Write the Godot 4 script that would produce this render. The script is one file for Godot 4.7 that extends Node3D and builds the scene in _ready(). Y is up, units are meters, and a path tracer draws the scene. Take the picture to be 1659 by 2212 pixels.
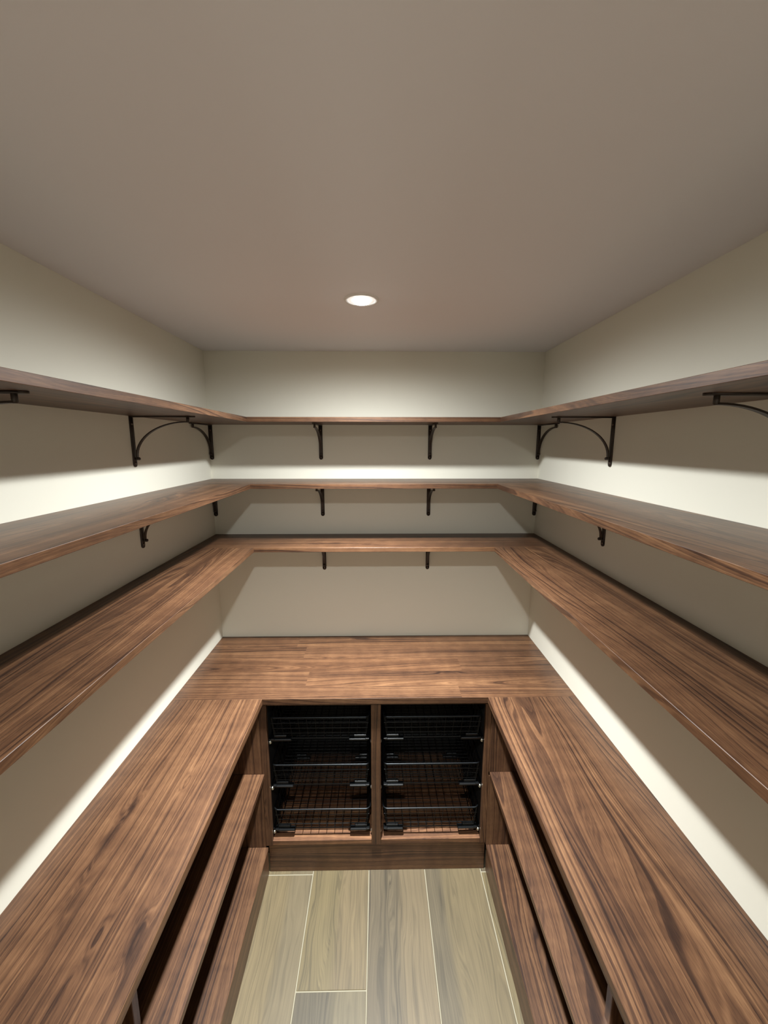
extends Node3D
# A walk-in pantry lined with walnut shelves. x: 0 on the room's centre line, y: up from the floor, z: out from the back wall. Metres.

const XL := -0.8773          # faces of the side walls
const XR := 0.8773
const ROOM_END := 2.80       # face of the wall behind the photographer
const TOP := 2.4704          # ceiling
const RUN_END := 2.45        # where the side shelves stop
const SHELF_TOPS := [2.1231, 1.8181, 1.5145]
const SHELF_T := 0.0216
const S_LEFT := 0.2979       # shelf depths
const S_RIGHT := 0.3067
const S_BACK := 0.3034
const COUNTER := 0.914
const COUNTER_T := 0.0277
const C_BACK := 0.5842
const C_LEFT := 0.3861
const C_RIGHT := 0.3870
const FRONT := 0.5642        # face of the basket cabinet
const LOW_LEFT := -0.5037    # front edges of the shelves under the side counters
const LOW_RIGHT := 0.5177
const LOW_TOPS := [0.5306, 0.1424]

const LAMPS := [Vector3(-0.041, TOP, 0.7617), Vector3(-0.036, TOP, 2.035)]
const BEAM_ENERGY := [8.8, 0.6]      # each lamp's beam and the wider spill round it
const SPILL_ENERGY := [3.6, 2.65]
const LAMP_COLOR := Color(0.975, 0.995, 1.0)

var rng := RandomNumberGenerator.new()
var taken := {}
var M := {}

func _ready() -> void:
	rng.seed = 20817
	# ---- camera, light, exposure
	var cam := Camera3D.new()
	cam.name = "camera"
	cam.fov = rad_to_deg(2.0 * atan(1106.0 / 881.116))
	cam.near = 0.02
	cam.far = 50.0
	cam.basis = Basis.from_euler(Vector3(deg_to_rad(-9.5278), deg_to_rad(-0.9004), deg_to_rad(0.0258)))
	cam.position = Vector3(0.01047, 2.0046, 2.1972)
	add_child(cam)
	cam.current = true
	var env := Environment.new()
	env.background_mode = Environment.BG_COLOR
	env.background_color = Color(0.02, 0.02, 0.02)
	env.tonemap_mode = Environment.TONE_MAPPER_LINEAR
	env.tonemap_exposure = 1.03
	env.sdfgi_enabled = true
	env.ssao_enabled = true
	env.ssil_enabled = true
	var we := WorldEnvironment.new()
	we.name = "environment"
	we.environment = env
	add_child(we)

	make_materials()
	build_room()
	build_lamps()
	build_wall_shelves()
	build_counters()
	build_base_units()
	build_basket_cabinet()
	build_brackets()

# ------------------------------------------------------------------ naming
func numbered(called: String) -> String:
	var k: int = taken.get(called, 0)
	taken[called] = k + 1
	return called if k == 0 else "%s_%03d" % [called, k]

func thing(called: String, label: String, category: String, at := Vector3.ZERO, group := "") -> Node3D:
	var o := Node3D.new()
	o.name = numbered(called)
	add_child(o)
	o.position = at
	tag(o, label, category, group)
	return o

func tag(o: Node, label: String, category: String, group := "") -> void:
	o.set_meta("label", label)
	o.set_meta("category", category)
	if group != "":
		o.set_meta("group", group)

func part(called: String, mesh: Mesh, m: Material, parent: Node, at := Vector3.ZERO) -> MeshInstance3D:
	var o := MeshInstance3D.new()
	o.name = called if parent != self else numbered(called)
	o.mesh = mesh
	o.material_override = m
	o.cast_shadow = GeometryInstance3D.SHADOW_CASTING_SETTING_ON
	o.position = at
	parent.add_child(o, true)
	return o

func struct(called: String, mesh: Mesh, m: Material, at := Vector3.ZERO) -> MeshInstance3D:
	var o := part(called, mesh, m, self, at)
	o.set_meta("kind", "structure")
	return o

# ------------------------------------------------------------------ meshes
func new_st() -> SurfaceTool:
	var st := SurfaceTool.new()
	st.begin(Mesh.PRIMITIVE_TRIANGLES)
	return st

func tri(st: SurfaceTool, p: Array, n: Vector3, uv: Array, col := Color.WHITE) -> void:
	var order := [0, 1, 2]
	if (p[1] - p[0]).cross(p[2] - p[0]).dot(n) > 0.0:
		order = [0, 2, 1]
	for i in order:
		st.set_normal(n)
		st.set_uv(uv[i])
		st.set_color(col)
		st.add_vertex(p[i])

func quad(st: SurfaceTool, p: Array, n: Vector3, uv: Array, col := Color.WHITE) -> void:
	tri(st, [p[0], p[1], p[2]], n, [uv[0], uv[1], uv[2]], col)
	tri(st, [p[0], p[2], p[3]], n, [uv[0], uv[2], uv[3]], col)

# where a point of a board lies on the sheet of wood grain: u runs along the grain
func grain_uv(p: Vector3, n: Vector3, g: int, off: Vector2) -> Vector2:
	var c1 := (g + 1) % 3
	var c2 := (g + 2) % 3
	if absf(n[g]) > 0.9:
		return Vector2((p[c1] * 0.15 + off.x) / 2.6, (p[c2] + off.y) / 0.9)
	return Vector2((p[g] + off.x) / 2.6, (p[c1] + p[c2] + off.y) / 0.9)

# a chamfered box added to st; the faces in skip ("+y" ...) are left to the caller
func cbox(st: SurfaceTool, at: Vector3, size: Vector3, bevel := 0.0015, g := 0, off := Vector2.ZERO, col := Color.WHITE, skip := "") -> void:
	var h := size * 0.5
	var b := minf(bevel, minf(h.x, minf(h.y, h.z)) * 0.8)
	for a in 3:
		var b1 := (a + 1) % 3
		var b2 := (a + 2) % 3
		for s in [-1.0, 1.0]:
			var n := Vector3.ZERO
			n[a] = s
			if skip == ("+" if s > 0 else "-") + "xyz"[a]:
				continue
			var ps := []
			for k in [[-1, -1], [1, -1], [1, 1], [-1, 1]]:
				var p := Vector3.ZERO
				p[a] = h[a] * s
				p[b1] = (h[b1] - b) * k[0]
				p[b2] = (h[b2] - b) * k[1]
				ps.append(p)
			var uv := []
			for p in ps:
				uv.append(grain_uv(p, n, g, off))
			quad(st, ps.map(func(p): return p + at), n, uv, col)
	if b <= 0.0:
		return
	for a in 3:   # the twelve edges, each along axis a
		var b1 := (a + 1) % 3
		var b2 := (a + 2) % 3
		for s1 in [-1.0, 1.0]:
			for s2 in [-1.0, 1.0]:
				var n := Vector3.ZERO
				n[b1] = s1
				n[b2] = s2
				n = n.normalized()
				var ps := []
				for k in [[-1, 0], [1, 0], [1, 1], [-1, 1]]:
					var p := Vector3.ZERO
					p[a] = (h[a] - b) * k[0]
					p[b1] = (h[b1] - (b if k[1] == 0 else 0.0)) * s1
					p[b2] = (h[b2] - (0.0 if k[1] == 0 else b)) * s2
					ps.append(p)
				var uv := []
				for p in ps:
					uv.append(grain_uv(p, Vector3.ZERO, g, off))
				quad(st, ps.map(func(p): return p + at), n, uv, col)
	for sx in [-1.0, 1.0]:
		for sy in [-1.0, 1.0]:
			for sz in [-1.0, 1.0]:
				var s := Vector3(sx, sy, sz)
				var c := h * s
				var ps := [c - Vector3(0, b * sy, b * sz), c - Vector3(b * sx, 0, b * sz), c - Vector3(b * sx, b * sy, 0)]
				var uv := []
				for p in ps:
					uv.append(grain_uv(p, Vector3.ZERO, g, off))
				tri(st, ps.map(func(p): return p + at), s.normalized(), uv, col)

func box_mesh(size: Vector3, bevel := 0.0015, g := 0, off := Vector2.ZERO, col := Color.WHITE) -> ArrayMesh:
	var st := new_st()
	cbox(st, Vector3.ZERO, size, bevel, g, off, col)
	return st.commit()

func wood_off(along: float, across: float) -> Vector2:
	# a window of the sheet (2.6 m by 0.9 m) that holds along by across, measured from the window's middle
	return Vector2(rng.randf_range(along * 0.5, maxf(2.6 - along * 0.5, along * 0.5 + 0.01)), rng.randf_range(across * 0.5, 0.9 - across * 0.5))

func wood_tint(spread := 0.09) -> Color:
	var k := 1.0 - rng.randf_range(0.0, spread * 1.6)   # vertex colours hold no more than 1
	var w := rng.randf_range(0.0, 0.05)
	return Color(k, k * (1.0 - w * 0.5), k * (1.0 - w))

# one plain piece of walnut: a panel, a rail, a plinth
func wood_mesh(size: Vector3, g: int, bevel := 0.0015, tint := Color.WHITE) -> ArrayMesh:
	var c1 := (g + 1) % 3
	var c2 := (g + 2) % 3
	return box_mesh(size, bevel, g, wood_off(size[g], size[c1] + size[c2]), tint)

# a board glued up from staves that lie flush: g is the grain's axis (0 or 2), the top is a field of staves
func board_mesh(size: Vector3, g: int, widths: Vector2, lengths: Vector2, window := Vector2.ZERO, bevel := 0.0008) -> ArrayMesh:
	var st := new_st()
	var a := 2 - g                     # across
	cbox(st, Vector3.ZERO, size, bevel, g, wood_off(size[g], size[a] + size.y), wood_tint(0.06), "+y")
	var h := size * 0.5
	var t := -h[a] + bevel
	var t_end := h[a] - bevel
	while t < t_end - 0.0001:
		var w := rng.randf_range(widths.x, widths.y)
		if t + w > t_end - widths.x * 0.6:
			w = t_end - t
		var s := -h[g] + bevel
		var s_end := h[g] - bevel
		var first := true
		while s < s_end - 0.0001:
			var l := rng.randf_range(lengths.x, lengths.y) * (rng.randf_range(0.3, 1.0) if first else 1.0)
			first = false
			if s + l > s_end - lengths.x * 0.3:
				l = s_end - s
			var off := wood_off(l, w)
			var tint := wood_tint(0.06)
			if window != Vector2.ZERO:      # one sheet of veneer over the whole board
				off = window + Vector2(s + l * 0.5, t + w * 0.5)
				tint = Color.WHITE
			var ps := []
			var uv := []
			for k in [[0, 0], [1, 0], [1, 1], [0, 1]]:
				var p := Vector3.ZERO
				p[g] = s + l * k[0]
				p[a] = t + w * k[1]
				p.y = h.y
				ps.append(p)
				uv.append(Vector2((l * (k[0] - 0.5) + off.x) / 2.6, (w * (k[1] - 0.5) + off.y) / 0.9))
			quad(st, ps, Vector3.UP, uv, tint)
			s += l
		t += w
	return st.commit()

# a profile of points (radius, height) turned about y
func lathe(profile: Array, sides := 32) -> ArrayMesh:
	var st := new_st()
	lathe_into(st, profile, Transform3D.IDENTITY, sides)
	st.generate_normals()
	return st.commit()

func lathe_into(st: SurfaceTool, profile: Array, x: Transform3D, sides := 16) -> void:
	for i in profile.size() - 1:
		var a: Vector2 = profile[i]
		var b: Vector2 = profile[i + 1]
		st.set_smooth_group(i + 1 if a.distance_to(b) > 0.0 and i < profile.size() and sides < 1 else 1)
		for k in sides:
			var t0 := TAU * k / sides
			var t1 := TAU * (k + 1) / sides
			var p := [Vector3(a.x * cos(t0), a.y, a.x * sin(t0)), Vector3(a.x * cos(t1), a.y, a.x * sin(t1)), Vector3(b.x * cos(t1), b.y, b.x * sin(t1)), Vector3(b.x * cos(t0), b.y, b.x * sin(t0))]
			for f in [[0, 1, 2], [0, 2, 3]]:
				if p[f[0]].is_equal_approx(p[f[1]]) or p[f[1]].is_equal_approx(p[f[2]]) or p[f[0]].is_equal_approx(p[f[2]]):
					continue
				for j in f:
					st.set_uv(Vector2.ZERO)
					st.set_color(Color.WHITE)
					st.add_vertex(x * p[j])

# a round wire through points; open ends are capped
func wire(st: SurfaceTool, pts: Array, r: float, sides := 6, closed := false) -> void:
	var n := pts.size()
	var rings := []
	for i in n:
		var before: Vector3 = pts[(i - 1 + n) % n] if closed or i > 0 else pts[i]
		var after: Vector3 = pts[(i + 1) % n] if closed or i < n - 1 else pts[i]
		var d := (after - before).normalized()
		var side := d.cross(Vector3.UP)
		if side.length() < 0.05:
			side = d.cross(Vector3.RIGHT)
		side = side.normalized()
		var up := side.cross(d).normalized()
		var ring := []
		for k in sides:
			var t := TAU * k / sides
			ring.append([pts[i] + (side * cos(t) + up * sin(t)) * r, side * cos(t) + up * sin(t)])
		rings.append(ring)
	for i in (n if closed else n - 1):
		var ra: Array = rings[i]
		var rb: Array = rings[(i + 1) % n]
		for k in sides:
			var q := [ra[k], ra[(k + 1) % sides], rb[(k + 1) % sides], rb[k]]
			for f in [[0, 1, 2], [0, 2, 3]]:
				var e0: Vector3 = q[f[1]][0] - q[f[0]][0]
				var e1: Vector3 = q[f[2]][0] - q[f[0]][0]
				var order: Array = f
				if e0.cross(e1).dot(q[f[0]][1]) > 0.0:
					order = [f[0], f[2], f[1]]
				for j in order:
					st.set_normal(q[j][1])
					st.set_uv(Vector2.ZERO)
					st.set_color(Color.WHITE)
					st.add_vertex(q[j][0])
	if not closed:
		for e in [[0, 1], [n - 1, n - 2]]:
			var out: Vector3 = (pts[e[0]] - pts[e[1]]).normalized()
			for k in range(1, sides - 1):
				tri(st, [rings[e[0]][0][0], rings[e[0]][k][0], rings[e[0]][k + 1][0]], out, [Vector2.ZERO, Vector2.ZERO, Vector2.ZERO])

# a flat bar of width w (along x) and thickness t swept through points in the y-z plane
func flat_bar(st: SurfaceTool, pts: Array, w: float, t: float) -> void:
	var n := pts.size()
	var secs := []
	for i in n:
		var d: Vector3 = (pts[mini(i + 1, n - 1)] - pts[maxi(i - 1, 0)]).normalized()
		var nn := d.cross(Vector3.RIGHT).normalized()
		var c := []
		for k in [[-1, -1], [1, -1], [1, 1], [-1, 1]]:
			c.append(pts[i] + Vector3.RIGHT * (w * 0.5 * k[0]) + nn * (t * 0.5 * k[1]))
		secs.append([c, nn, d])
	var z := [Vector2.ZERO, Vector2.ZERO, Vector2.ZERO, Vector2.ZERO]
	for i in n - 1:
		var a: Array = secs[i][0]
		var b: Array = secs[i + 1][0]
		var nn: Vector3 = (secs[i][1] + secs[i + 1][1]).normalized()
		quad(st, [a[0], a[1], b[1], b[0]], -nn, z)
		quad(st, [a[2], a[3], b[3], b[2]], nn, z)
		quad(st, [a[1], a[2], b[2], b[1]], Vector3.RIGHT, z)
		quad(st, [a[3], a[0], b[0], b[3]], Vector3.LEFT, z)
	quad(st, secs[0][0], -secs[0][2], z)
	quad(st, secs[n - 1][0], secs[n - 1][2], z)

# ------------------------------------------------------------------ materials
# a sheet of walnut veneer, 2.6 m along the grain (u) and 0.9 m across (v);
# knots: [along, across, size, darkness]; arches: [across, half width, pitch, along]
func walnut_sheet(sd: int, figure: float, knots: Array, arches: Array) -> ImageTexture:
	var w := 1024
	var h := 1024
	var n1 := noise(sd, 3)
	var n2 := noise(sd + 1, 2)
	var n3 := noise(sd + 2, 2)
	var n4 := noise(sd + 3, 2)
	var n5 := noise(sd + 4, 2)
	var dark := Vector3(41, 25, 18)
	var mid := Vector3(92, 63, 43)
	var light := Vector3(145, 108, 76)
	var bytes := PackedByteArray()
	bytes.resize(w * h * 3)
	var at := 0
	for y in h:
		var t := 0.9 * y / h
		var fold := 0.0
		var fold_from := 0.0
		for a in arches:
			var d: float = (t - a[0]) / a[1]
			if absf(d) < 2.5:
				fold += a[2] * exp(-d * d)
				fold_from = a[3]
		for x in w:
			var s := 2.6 * x / w
			var q := t * 92.0 + fold * (s - fold_from) + figure * n1.get_noise_2d(s * 0.4, t * 3.6) + 0.8 * n2.get_noise_2d(s * 1.3, t * 15.0)
			var spot := 0.0
			for k in knots:
				var ds: float = (s - k[0]) / (0.075 * k[2])
				var dt: float = (t - k[1]) / (0.016 * k[2])
				var rr := ds * ds + dt * dt
				if rr < 7.0:
					q += 2.2 * exp(-rr * 0.7) * signf(dt + 0.2)
					spot += k[3] * exp(-rr * 1.7)
			var tone := n3.get_noise_1d(q * 0.55)
			var lines := n3.get_noise_1d(q * 2.1 + 300.0)
			var late := clampf((n3.get_noise_1d(q * 0.85 + 700.0) - 0.16) * 4.5, 0.0, 1.0)
			var broad := n4.get_noise_2d(s * 0.5 + 31.0, t * 9.0)
			var fine := n5.get_noise_2d(s * 3.0, t * 300.0)
			var pore := maxf(0.0, n5.get_noise_2d(s * 24.0 + 90.0, t * 560.0) - 0.2)
			var flame := n1.get_noise_2d(s * 11.0 + 70.0, t * 6.0 + 20.0)
			var v := 0.54 + 0.18 * broad + 0.22 * tone + 0.16 * lines - 0.24 * late + 0.11 * fine - 0.40 * pore + 0.10 * flame - spot
			v = clampf(v, 0.0, 1.0)
			var c := dark.lerp(mid, v * 2.0) if v < 0.5 else mid.lerp(light, v * 2.0 - 1.0)
			bytes[at] = int(c.x)
			bytes[at + 1] = int(c.y)
			bytes[at + 2] = int(c.z)
			at += 3
	return ImageTexture.create_from_image(Image.create_from_data(w, h, false, Image.FORMAT_RGB8, bytes))

func noise(sd: int, octaves: int) -> FastNoiseLite:
	var n := FastNoiseLite.new()
	n.noise_type = FastNoiseLite.TYPE_SIMPLEX_SMOOTH
	n.seed = sd
	n.frequency = 1.0
	n.fractal_type = FastNoiseLite.FRACTAL_FBM if octaves > 1 else FastNoiseLite.FRACTAL_NONE
	n.fractal_octaves = octaves
	return n

# the print on a wood-look tile, 0.262 m by 1.2 m: one tone on its left, another on its right, meeting at edge (0..1)
func tile_print(sd: int, left: Vector3, right: Vector3, edge: float, grain: float) -> ImageTexture:
	var w := 240
	var h := 1000
	var n1 := noise(sd, 3)
	var n2 := noise(sd + 9, 2)
	var bytes := PackedByteArray()
	bytes.resize(w * h * 3)
	var at := 0
	for y in h:
		var s := 1.2 * y / h
		for x in w:
			var t := 0.262 * x / w
			var q := t * 70.0 + 3.4 * n1.get_noise_2d(s * 0.9, t * 5.0) + 0.5 * n2.get_noise_2d(s * 3.0, t * 30.0)
			var share := smoothstep(edge - 0.07, edge + 0.07, t / 0.262 + 0.05 * n1.get_noise_2d(s * 1.2 + 20.0, 3.0))
			var strength := grain * lerpf(1.0, 0.55, share)
			var late := clampf((n2.get_noise_1d(q * 1.1) - 0.05) * 3.0, 0.0, 1.0)
			var lines := n2.get_noise_1d(q * 2.6 + 90.0)
			var blotch := maxf(0.0, n1.get_noise_2d(s * 2.2 + 9.0, t * 26.0) - 0.22)
			var v := 1.0 - strength * (0.14 * late - 0.10 * lines) - 0.22 * blotch * grain
			v += 0.05 * n2.get_noise_2d(s * 5.0, t * 260.0) + 0.05 * n1.get_noise_2d(s * 3.0, t * 9.0 + 40.0)
			var c := left.lerp(right, share) * v
			bytes[at] = clampi(int(c.x), 0, 255)
			bytes[at + 1] = clampi(int(c.y), 0, 255)
			bytes[at + 2] = clampi(int(c.z), 0, 255)
			at += 3
	return ImageTexture.create_from_image(Image.create_from_data(w, h, false, Image.FORMAT_RGB8, bytes))

func plain(called: String, c: Color, rough: float, metal := 0.0, spec := 0.5) -> StandardMaterial3D:
	var m := StandardMaterial3D.new()
	m.resource_name = called
	m.albedo_color = c
	m.roughness = rough
	m.metallic = metal
	m.metallic_specular = spec
	M[called] = m
	return m

func printed(called: String, tex: Texture2D, rough: float, spec := 0.5) -> StandardMaterial3D:
	var m := plain(called, Color.WHITE, rough, 0.0, spec)
	m.albedo_texture = tex
	m.vertex_color_use_as_albedo = true
	if called.begins_with("walnut"):      # a satin varnish
		m.clearcoat_enabled = true
		m.clearcoat = 0.12
		m.clearcoat_roughness = 0.3
	return m

func make_materials() -> void:
	printed("walnut", walnut_sheet(11, 2.6, [[0.895, 0.198, 0.7, 0.30], [0.996, 0.190, 1.0, 0.42], [1.15, 0.200, 0.9, 0.22], [1.223, 0.312, 0.7, 0.22], [1.225, 0.400, 0.8, 0.26], [0.80, 0.316, 0.5, 0.20], [1.9, 0.62, 0.8, 0.3]], [[0.70, 0.05, 12.0, 1.2]]), 0.42, 0.45)
	printed("walnut_figured", walnut_sheet(57, 6.2, [[0.5, 0.52, 0.8, 0.25], [1.7, 0.66, 0.9, 0.3]], [[0.235, 0.050, 16.0, 1.0], [0.62, 0.075, -13.0, 0.9]]), 0.42, 0.45)
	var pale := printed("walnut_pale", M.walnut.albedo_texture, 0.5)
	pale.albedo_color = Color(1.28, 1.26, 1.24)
	plain("wall_paint", Color(0.90, 0.884, 0.825), 0.85, 0.0, 0.25)
	plain("ceiling_paint", Color(0.94, 0.935, 0.945), 0.9, 0.0, 0.2)
	plain("grout", Color(0.61, 0.58, 0.50), 0.9)
	printed("tile_beige", tile_print(5, Vector3(118, 104, 76), Vector3(114, 102, 78), 0.62, 0.8), 0.5)
	printed("tile_brown", tile_print(21, Vector3(111, 98, 69), Vector3(116, 101, 74), 0.5, 1.1), 0.5)
	printed("tile_mixed", tile_print(6, Vector3(98, 87, 68), Vector3(116, 102, 78), 0.52, 1.4), 0.5)
	printed("tile_streaked", tile_print(33, Vector3(96, 86, 67), Vector3(112, 99, 73), 0.28, 1.2), 0.5)
	printed("tile_grey", tile_print(8, Vector3(87, 78, 61), Vector3(107, 96, 73), 0.5, 0.9), 0.5)
	plain("bronze", Color(0.24, 0.205, 0.18), 0.42, 0.5)
	plain("bronze_screw", Color(0.42, 0.36, 0.32), 0.3, 0.9)
	plain("black_wire", Color(0.05, 0.052, 0.055), 0.45, 0.0, 0.4)
	plain("black_rim", Color(0.20, 0.21, 0.22), 0.36, 0.9)
	plain("black_plastic", Color(0.03, 0.034, 0.04), 0.35)
	plain("bay_dark", Color(0.045, 0.04, 0.037), 0.7)  # near-black: the darkness inside the bays is put into the panel colour
	plain("zinc", Color(0.82, 0.80, 0.74), 0.35, 0.85)
	plain("lamp_white", Color(0.93, 0.92, 0.90), 0.5)
	var glow := plain("lamp_lens", Color(1, 1, 1), 0.4)
	glow.emission_enabled = true
	glow.emission = LAMP_COLOR.lerp(Color.WHITE, 0.75)
	glow.emission_energy_multiplier = 8.0
	var halo := plain("lamp_halo", Color(0.95, 0.94, 0.92), 0.5)  # bloom round the lens, painted as a faintly glowing ring
	halo.emission_enabled = true
	halo.emission = Color(1.0, 0.965, 0.94)
	halo.emission_energy_multiplier = 0.55

# ------------------------------------------------------------------ the room
func build_room() -> void:
	var t := 0.12
	var mid_z := ROOM_END * 0.5
	struct("wall_back", box_mesh(Vector3(XR - XL + 2 * t, TOP + 0.1, t), 0.0), M.wall_paint, Vector3(0, (TOP + 0.1) * 0.5 - 0.1, -t * 0.5))
	struct("wall_left", box_mesh(Vector3(t, TOP + 0.1, ROOM_END), 0.0), M.wall_paint, Vector3(XL - t * 0.5, (TOP + 0.1) * 0.5 - 0.1, mid_z))
	struct("wall_right", box_mesh(Vector3(t, TOP + 0.1, ROOM_END), 0.0), M.wall_paint, Vector3(XR + t * 0.5, (TOP + 0.1) * 0.5 - 0.1, mid_z))
	struct("wall_front", box_mesh(Vector3(XR - XL + 2 * t, TOP + 0.1, t), 0.0), M.wall_paint, Vector3(0, (TOP + 0.1) * 0.5 - 0.1, ROOM_END + t * 0.5))
	struct("ceiling", box_mesh(Vector3(XR - XL + 2 * t, t, ROOM_END + 2 * t), 0.0), M.ceiling_paint, Vector3(0, TOP + t * 0.5, mid_z))
	var floor_ := struct("floor", box_mesh(Vector3(XR - XL, 0.1, ROOM_END), 0.0), M.grout, Vector3(0, -0.0515, mid_z))
	# wood-look tiles with recessed grout: [left, right, joints along the room, prints]
	var gap := 0.004
	var columns := [
		[-0.8773, -0.562, [0.30, 1.50], ["tile_mixed", "tile_beige", "tile_grey"]],
		[-0.562, -0.298, [0.5775, 1.7775], ["tile_beige", "tile_beige", "tile_mixed"]],
		[-0.298, -0.0345, [0.9955, 2.1955], ["tile_brown", "tile_grey", "tile_mixed"]],
		[-0.0345, 0.2305, [0.10, 1.30, 2.50], ["tile_grey", "tile_mixed", "tile_beige", "tile_grey"]],
		[0.2305, 0.4965, [0.22, 1.42], ["tile_beige", "tile_streaked", "tile_mixed"]],
		[0.4965, 0.762, [0.577, 1.777], ["tile_mixed", "tile_brown", "tile_beige"]],
		[0.762, 0.8773, [1.0, 2.2], ["tile_beige", "tile_mixed", "tile_grey"]],
	]
	for c in columns:
		var cuts: Array = [0.0] + c[2] + [ROOM_END]
		for k in cuts.size() - 1:
			var size := Vector3(c[1] - c[0] - gap, 0.012, cuts[k + 1] - cuts[k] - gap)
			var st := new_st()
			cbox(st, Vector3.ZERO, size, 0.0012, 2, Vector2.ZERO, wood_tint(0.05), "+y")
			var h := size * 0.5 - Vector3(0.0012, 0, 0.0012)
			var v0 := rng.randf_range(0.0, 1.0 - minf(size.z / 1.2, 1.0))
			var ps := [Vector3(-h.x, h.y, -h.z), Vector3(h.x, h.y, -h.z), Vector3(h.x, h.y, h.z), Vector3(-h.x, h.y, h.z)]
			var v1 := v0 + size.z / 1.2
			var u1 := size.x / 0.262
			quad(st, ps, Vector3.UP, [Vector2(0, v0), Vector2(u1, v0), Vector2(u1, v1), Vector2(0, v1)], wood_tint(0.04))
			part("tile", st.commit(), M[c[3][k]], floor_, Vector3((c[0] + c[1]) * 0.5, 0.0515 - 0.006, (cuts[k] + cuts[k + 1]) * 0.5 - mid_z))

func build_lamps() -> void:
	var labels := ["small round recessed ceiling light glowing white in the ceiling near the back wall", "small round recessed ceiling light above the photographer, out of frame nearer the door"]
	for k in 2:
		var o := thing("recessed_light", labels[k], "ceiling light", LAMPS[k], "recessed ceiling lights")
		part("trim_ring", lathe([Vector2(0.046, 0.0), Vector2(0.046, -0.004), Vector2(0.052, -0.0045), Vector2(0.057, -0.003), Vector2(0.058, 0.0)], 48), M.lamp_white, o)
		part("halo_ring", lathe([Vector2(0.0295, -0.004), Vector2(0.040, -0.003), Vector2(0.046, -0.002), Vector2(0.046, 0.0)], 48), M.lamp_halo, o)  # added ring that glows in place of the halo round the lens
		var dome := []
		for i in 9:
			var a := PI * 0.5 * i / 8.0
			dome.append(Vector2(0.030 * sin(a), -0.003 - 0.013 * cos(a)))
		part("lens", lathe(dome, 48), M.lamp_lens, o)
		for beam in [["beam", 46.0, BEAM_ENERGY[k]], ["spill", 89.0, SPILL_ENERGY[k]]]:
			var l := SpotLight3D.new()
			l.name = beam[0]
			l.spot_angle = beam[1]
			l.spot_angle_attenuation = 1.0
			l.spot_attenuation = 2.0
			l.spot_range = 8.0
			l.light_size = 0.03
			l.light_color = LAMP_COLOR
			l.light_energy = beam[2]
			l.shadow_enabled = true
			l.position = Vector3(0, -0.020, 0)
			l.rotation.x = -PI / 2
			o.add_child(l)

# ------------------------------------------------------------------ shelves on the walls
func build_wall_shelves() -> void:
	var tier := ["top", "middle", "lowest"]
	for k in 3:
		var y: float = SHELF_TOPS[k] - SHELF_T * 0.5
		var n: String = tier[k]
		var w := Vector2(0.13, 0.18)
		var l := Vector2(3.0, 4.0)
		var o := part("wall_shelf", board_mesh(Vector3(XR - XL, SHELF_T, S_BACK), 0, w, l), M.walnut, self, Vector3(0, y, S_BACK * 0.5))
		tag(o, "%s walnut wall shelf along the back wall, on iron brackets" % n, "shelf", "walnut wall shelves")
		var run := RUN_END - S_BACK
		o = part("wall_shelf", board_mesh(Vector3(S_LEFT, SHELF_T, run), 2, w, l), M.walnut_figured, self, Vector3(XL + S_LEFT * 0.5, y, S_BACK + run * 0.5))
		tag(o, "%s long walnut wall shelf along the left wall, on iron brackets" % n, "shelf", "walnut wall shelves")
		o = part("wall_shelf", board_mesh(Vector3(S_RIGHT, SHELF_T, run), 2, w, l), M.walnut_figured, self, Vector3(XR - S_RIGHT * 0.5, y, S_BACK + run * 0.5))
		tag(o, "%s long walnut wall shelf along the right wall, on iron brackets" % n, "shelf", "walnut wall shelves")

func build_counters() -> void:
	var y := COUNTER - COUNTER_T * 0.5
	var w := Vector2(0.10, 0.13)
	var l := Vector2(1.3, 1.5)
	var run := RUN_END - C_BACK
	var o := part("countertop", board_mesh(Vector3(XR - XL, COUNTER_T, C_BACK), 0, w, l), M.walnut, self, Vector3(0, y, C_BACK * 0.5))
	tag(o, "walnut countertop across the back wall above the black wire baskets", "countertop", "walnut countertops")
	o = part("countertop", board_mesh(Vector3(C_LEFT, COUNTER_T, run), 2, w, l, Vector2(1.3, 0.25)), M.walnut, self, Vector3(XL + C_LEFT * 0.5, y, C_BACK + run * 0.5))
	tag(o, "long walnut countertop running along the left wall, with dark knots", "countertop", "walnut countertops")
	o = part("countertop", board_mesh(Vector3(C_RIGHT, COUNTER_T, run), 2, w, l, Vector2(1.3, 0.25)), M.walnut_figured, self, Vector3(XR - C_RIGHT * 0.5, y, C_BACK + run * 0.5))
	tag(o, "long walnut countertop running along the right wall", "countertop", "walnut countertops")

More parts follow.
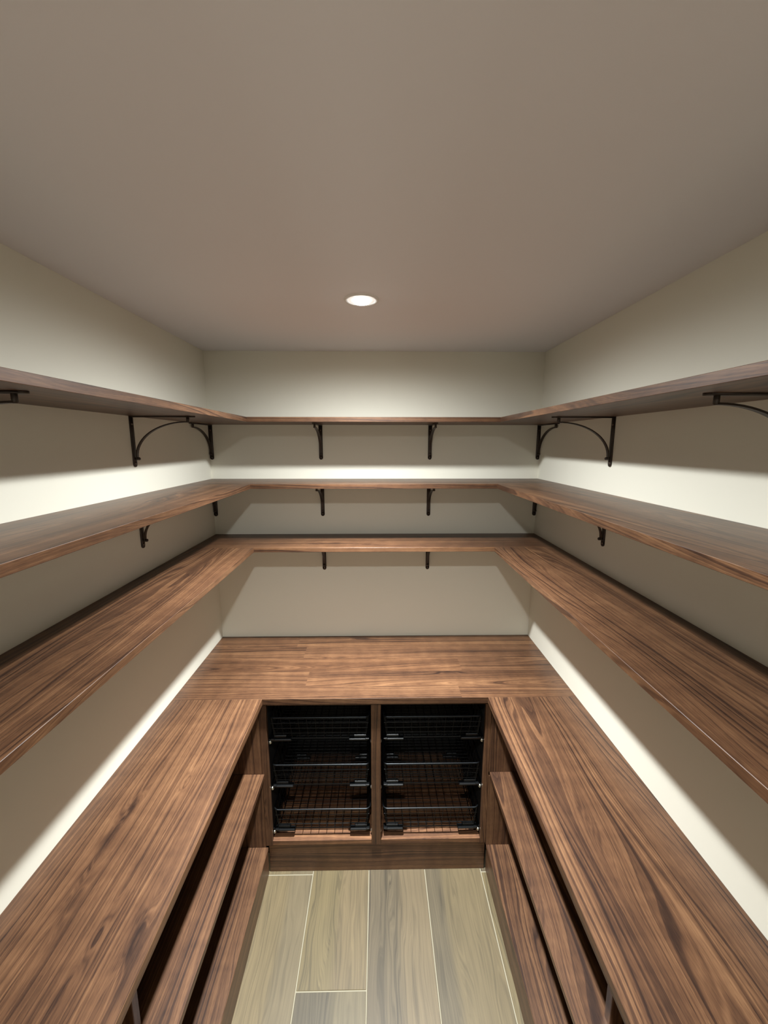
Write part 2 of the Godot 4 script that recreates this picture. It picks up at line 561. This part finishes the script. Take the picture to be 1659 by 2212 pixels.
# ------------------------------------------------------------------ open shelves under the side counters
func build_base_units() -> void:
	for side in [-1.0, 1.0]:
		var wall: float = XL if side < 0 else XR
		var edge: float = LOW_LEFT if side < 0 else LOW_RIGHT
		var deep := absf(wall - edge)
		var where := "left" if side < 0 else "right"
		var z0 := FRONT + 0.003
		var run := RUN_END - z0
		var o := thing("open_base_unit", "open walnut base unit with two shelves under the %s countertop" % where, "base unit", Vector3((wall + edge) * 0.5, 0, z0), "open base units under the side countertops")
		var w := Vector2(0.4, 0.5)
		for k in 2:
			part("shelf", board_mesh(Vector3(deep, 0.02, run), 2, w, Vector2(3.0, 4.0)), M.walnut_figured, o, Vector3(0, LOW_TOPS[k] - 0.01, run * 0.5))
		var plinth_h: float = LOW_TOPS[1] - 0.02
		part("toe_kick", wood_mesh(Vector3(0.019, plinth_h, run), 2), M.walnut, o, Vector3(-side * (deep * 0.5 - 0.0115), plinth_h * 0.5, run * 0.5))
		# upright dividers, set back from the front edge
		var front_x := absf(wall) - 0.60
		for z in [1.3825, 2.20]:
			for k in 2:
				var y0: float = LOW_TOPS[k]
				var y1: float = COUNTER - COUNTER_T if k == 0 else LOW_TOPS[0] - 0.02
				part("divider", wood_mesh(Vector3(front_x, y1 - y0, 0.024), 1), M.walnut, o, Vector3(side * (deep * 0.5 - front_x * 0.5), (y0 + y1) * 0.5, z - z0))
		# the upright panel at the far end, beside the basket cabinet
		for k in 2:
			var y0: float = LOW_TOPS[k]
			var y1: float = COUNTER - COUNTER_T if k == 0 else LOW_TOPS[0] - 0.02
			var inner := 0.5137 if side < 0 else 0.5150
			var wide := absf(wall) - inner
			var proud := 0.003 if side < 0 else 0.006        # its face, before the shelf ends
			part("end_panel", wood_mesh(Vector3(wide, y1 - y0, proud + 0.005), 1, 0.0008), M.walnut, o, Vector3(side * (deep * 0.5 - wide * 0.5), (y0 + y1) * 0.5, FRONT - z0 + (proud - 0.005) * 0.5))

# ------------------------------------------------------------------ the cabinet with wire baskets
func build_basket_cabinet() -> void:
	var top := COUNTER - COUNTER_T
	var o := thing("basket_cabinet", "walnut cabinet with two open bays of black wire baskets under the back countertop", "cabinet", Vector3(0, 0, 0))
	var y0 := 0.1731                   # floor of the bays
	var stiles := [[-0.5135, -0.4825], [-0.0212, 0.0224], [0.4885, 0.5139]]
	for s in stiles:
		part("stile", wood_mesh(Vector3(s[1] - s[0], top - 0.1502, 0.02), 1, 0.0012), M.walnut, o, Vector3((s[0] + s[1]) * 0.5, (top + 0.1502) * 0.5, FRONT - 0.01 + 0.004))
	for k in 2:
		var x0: float = stiles[k][1]
		var x1: float = stiles[k + 1][0]
		part("top_rail", wood_mesh(Vector3(x1 - x0, top - 0.8677, 0.02), 0, 0.001), M.walnut, o, Vector3((x0 + x1) * 0.5, (top + 0.8677) * 0.5, FRONT - 0.010))
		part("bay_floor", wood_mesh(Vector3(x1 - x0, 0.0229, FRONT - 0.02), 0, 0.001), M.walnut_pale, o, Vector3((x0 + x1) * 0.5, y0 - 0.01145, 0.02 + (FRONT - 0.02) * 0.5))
		part("back_panel", box_mesh(Vector3(x1 - x0 + 0.02, top - y0, 0.012), 0.0), M.bay_dark, o, Vector3((x0 + x1) * 0.5, (top + y0) * 0.5, 0.012))
		part("ceiling_panel", box_mesh(Vector3(x1 - x0, 0.012, FRONT - 0.045), 0.0), M.bay_dark, o, Vector3((x0 + x1) * 0.5, top - 0.0065, 0.02 + (FRONT - 0.045) * 0.5))
	for s in [[-0.5075, -0.4885], [-0.0090, 0.0100], [0.4935, 0.5105]]:
		part("side_panel", box_mesh(Vector3(s[1] - s[0], top - 0.0, FRONT - 0.04), 0.0), M.bay_dark, o, Vector3((s[0] + s[1]) * 0.5, top * 0.5, 0.02 + (FRONT - 0.04) * 0.5))
	part("toe_kick", wood_mesh(Vector3(1.0160, 0.1502, 0.018), 0, 0.001), M.walnut, o, Vector3(0.0055, 0.0751, FRONT - 0.009 - 0.003))

	# runners for the baskets, each held by a bright screw at its front
	var rims := [0.7975, 0.5588, 0.324]
	for x in [[-0.4885, 1.0], [-0.0090, -1.0], [0.0100, 1.0], [0.4935, -1.0]]:
		for r in rims:
			var at := Vector3(x[0] + x[1] * 0.004, r - 0.128, 0.29)
			var run := part("runner", box_mesh(Vector3(0.008, 0.014, 0.48), 0.001), M.black_plastic, o, at)
			var st := new_st()
			lathe_into(st, [Vector2(0.0, 0.009), Vector2(0.0035, 0.0085), Vector2(0.0075, 0.006), Vector2(0.009, 0.002), Vector2(0.009, 0.0)], Transform3D(Basis(Vector3.BACK, -PI / 2 * x[1]), Vector3.ZERO), 16)
			st.generate_normals()
			part("screw", st.commit(), M.zinc, run, Vector3(x[1] * 0.004, -0.001, 0.246))

	var side_name := ["left", "right"]
	var level := ["top", "middle", "bottom"]
	var proto: Node3D = null
	for b in 2:
		for r in 3:
			var x_mid: float = -0.25175 if b == 0 else 0.25625
			var label := "black wire basket, %s one of three in the %s bay of the cabinet" % [level[r], side_name[b]]
			var at := Vector3(x_mid, rims[r] - 0.113, 0.0)
			if proto == null:
				proto = make_basket(label, at)
			else:
				var c: Node3D = proto.duplicate()
				c.name = numbered("wire_basket")
				add_child(c)
				c.position = at
				tag(c, label, "basket", "wire baskets in the cabinet")

func make_basket(label: String, at: Vector3) -> Node3D:
	var o := thing("wire_basket", label, "basket", at, "wire baskets in the cabinet")
	var hw := 0.2235                   # half width at the rim
	var lw := 0.205                    # half width at the bottom
	var zf := 0.548
	var zb := 0.062
	var high := 0.113
	var lean := 0.012                  # the walls draw in towards the bottom
	# rim: one thick wire with rounded corners
	var pts := []
	for c in [[1, 1], [-1, 1], [-1, -1], [1, -1]]:
		var cx: float = c[0] * (hw - 0.02)
		var cz: float = (zf - 0.02) if c[1] > 0 else (zb + 0.02)
		var start := 0.0
		if c[0] > 0 and c[1] > 0: start = 0.0
		elif c[0] < 0 and c[1] > 0: start = PI / 2
		elif c[0] < 0: start = PI
		else: start = PI * 1.5
		for i in 6:
			var a := start + PI / 2 * i / 5.0
			pts.append(Vector3(cx + 0.02 * cos(a), high, cz + 0.02 * sin(a)))
	var st := new_st()
	wire(st, pts, 0.0036, 10, true)
	part("rim", st.commit(), M.black_rim, o)
	# walls: level wires and uprights
	st = new_st()
	for y in [0.083, 0.057, 0.030, 0.004]:
		var f: float = 1.0 - y / high
		var x: float = lerpf(hw, lw, f)
		var a := zf - lean * f
		var b := zb + lean * f
		wire(st, [Vector3(x, y, a), Vector3(-x, y, a)], 0.0013, 5)
		wire(st, [Vector3(x, y, b), Vector3(-x, y, b)], 0.0013, 5)
		wire(st, [Vector3(x, y, a), Vector3(x, y, b)], 0.0013, 5)
		wire(st, [Vector3(-x, y, a), Vector3(-x, y, b)], 0.0013, 5)
	for i in 12:
		var k := -1.0 + 2.0 * i / 11.0
		for z in [[zf, zf - lean], [zb, zb + lean]]:
			wire(st, [Vector3(k * hw * 0.955, high, z[0]), Vector3(k * lw * 0.97, 0.003, z[1])], 0.0013, 5)
	for i in 12:
		var k := i / 11.0
		for s in [-1.0, 1.0]:
			wire(st, [Vector3(s * hw, high, lerpf(zb + 0.02, zf - 0.02, k)), Vector3(s * lw, 0.003, lerpf(zb + lean, zf - lean, k))], 0.0013, 5)
	var walls := part("wall_grid", st.commit(), M.black_wire, o)
	walls.set_meta("kind", "stuff")
	# corner posts
	for s in [-1.0, 1.0]:
		for z in [[zf - 0.006, zf - lean], [zb + 0.006, zb + lean]]:
			st = new_st()
			wire(st, [Vector3(s * (hw - 0.006), high, z[0]), Vector3(s * lw, 0.0, z[1])], 0.0025, 6)
			part("corner_wire", st.commit(), M.black_rim, o)
	# bottom
	st = new_st()
	for i in 12:
		var k := -1.0 + 2.0 * i / 11.0
		wire(st, [Vector3(k * lw, 0.002, zf - lean), Vector3(k * lw, 0.002, zb + lean)], 0.0015, 5)
	for i in 22:
		var z := lerpf(zb + lean, zf - lean, i / 21.0)
		wire(st, [Vector3(-lw, 0.0, z), Vector3(lw, 0.0, z)], 0.0015, 5)
	var base := part("bottom_grid", st.commit(), M.black_wire, o)
	base.set_meta("kind", "stuff")
	# plastic end stops clipped on the corners of the bottom
	for s in [-1.0, 1.0]:
		for z in [zf - lean + 0.001, zb + lean + 0.02]:
			st = new_st()
			cbox(st, Vector3(0, 0.0, 0), Vector3(0.088, 0.011, 0.024), 0.003)
			cbox(st, Vector3(s * 0.008, 0.0115, -0.004), Vector3(0.060, 0.014, 0.014), 0.003)
			cbox(st, Vector3(s * 0.040, 0.004, -0.002), Vector3(0.018, 0.008, 0.030), 0.002)
			part("end_stop", st.commit(), M.black_plastic, o, Vector3(s * (lw - 0.032), 0.0, z))
	return o

# ------------------------------------------------------------------ iron shelf brackets
func make_bracket() -> Node3D:
	# stands with its leg on the wall plane z = 0 and its arm out along +z; origin at the inner corner under the shelf
	var o := Node3D.new()
	var st := new_st()
	var leg := []
	for p in [[0.0, 0.0022], [-0.06, 0.0022], [-0.12, 0.0022], [-0.172, 0.0022]]:
		leg.append(Vector3(0, p[0], p[1]))
	flat_bar(st, leg, 0.0195, 0.0044)
	lathe_into(st, [Vector2(0.0, 0.0022), Vector2(0.0097, 0.0022), Vector2(0.0097, -0.0022), Vector2(0.0, -0.0022)], Transform3D(Basis(Vector3.RIGHT, PI / 2), Vector3(0, -0.172, 0.0022)), 20)
	st.generate_normals()
	part("leg", st.commit(), M.bronze, o)
	st = new_st()
	flat_bar(st, [Vector3(0, -0.0022, 0.0), Vector3(0, -0.0022, 0.12), Vector3(0, -0.0022, 0.222)], 0.0195, 0.0044)
	lathe_into(st, [Vector2(0.0, 0.0022), Vector2(0.0097, 0.0022), Vector2(0.0097, -0.0022), Vector2(0.0, -0.0022)], Transform3D(Basis.IDENTITY, Vector3(0, -0.0022, 0.222)), 20)
	st.generate_normals()
	part("arm", st.commit(), M.bronze, o)
	st = new_st()
	var arc := [Vector3(0, -0.153, 0.0105)]
	for i in 19:
		var a := PI / 2 * i / 18.0
		arc.append(Vector3(0, -0.146 + 0.126 * sin(a), 0.205 - 0.193 * cos(a)))
	flat_bar(st, arc, 0.0125, 0.0042)
	part("brace", st.commit(), M.bronze, o)
	st = new_st()
	var pin := [Vector2(0.0, 0.010), Vector2(0.004, 0.010), Vector2(0.0055, 0.008), Vector2(0.0055, -0.008), Vector2(0.004, -0.010), Vector2(0.0, -0.010)]
	lathe_into(st, pin, Transform3D(Basis.IDENTITY, Vector3(0, -0.0125, 0.205)), 14)
	st.generate_normals()
	part("rivet", st.commit(), M.bronze, o)
	st = new_st()
	lathe_into(st, pin, Transform3D(Basis(Vector3.RIGHT, PI / 2), Vector3(0, -0.152, 0.012)), 14)
	st.generate_normals()
	part("rivet", st.commit(), M.bronze, o)
	for y in [-0.028, -0.168]:
		st = new_st()
		lathe_into(st, [Vector2(0.0, 0.0028), Vector2(0.002, 0.0025), Vector2(0.0036, 0.0014), Vector2(0.0042, 0.0)], Transform3D(Basis(Vector3.RIGHT, PI / 2), Vector3(0, y, 0.0044)), 14)
		st.generate_normals()
		part("screw", st.commit(), M.bronze_screw, o)
	return o

func build_brackets() -> void:
	var proto := make_bracket()
	var tier := ["top", "middle", "lowest"]
	# [tier, wall, place along the wall, which one]
	var spots := [
		[0, "back", -0.8665, "in the left corner of the back wall"],
		[0, "back", -0.2900, "left of centre on the back wall"],
		[0, "back", 0.2892, "right of centre on the back wall"],
		[0, "back", 0.8690, "in the right corner of the back wall"],
		[1, "back", -0.8665, "in the left corner of the back wall"],
		[1, "back", -0.2880, "left of centre on the back wall"],
		[1, "back", 0.2874, "right of centre on the back wall"],
		[1, "back", 0.8690, "in the right corner of the back wall"],
		[2, "back", -0.2860, "left of centre on the back wall"],
		[2, "back", 0.2876, "right of centre on the back wall"],
		[0, "left", 0.6835, "on the left wall, the one nearer the corner"],
		[0, "left", 1.3940, "on the left wall, cut by the photo edge"],
		[1, "left", 0.6850, "on the left wall, only its leg end showing"],
		[0, "right", 0.6830, "on the right wall, the one nearer the corner"],
		[0, "right", 1.3860, "on the right wall, cut by the photo edge"],
		[1, "right", 0.6840, "on the right wall, only its leg end showing"],
	]
	for s in spots:
		var o: Node3D = proto.duplicate()
		o.name = numbered("shelf_bracket")
		add_child(o)
		var y: float = SHELF_TOPS[s[0]] - SHELF_T
		if s[1] == "back":
			o.position = Vector3(s[2], y, 0)
		elif s[1] == "left":
			o.position = Vector3(XL, y, s[2])
			o.rotation.y = PI / 2
		else:
			o.position = Vector3(XR, y, s[2])
			o.rotation.y = -PI / 2
		tag(o, "dark iron bracket under the %s shelf %s" % [tier[s[0]], s[3]], "bracket", "iron shelf brackets")
	proto.free()
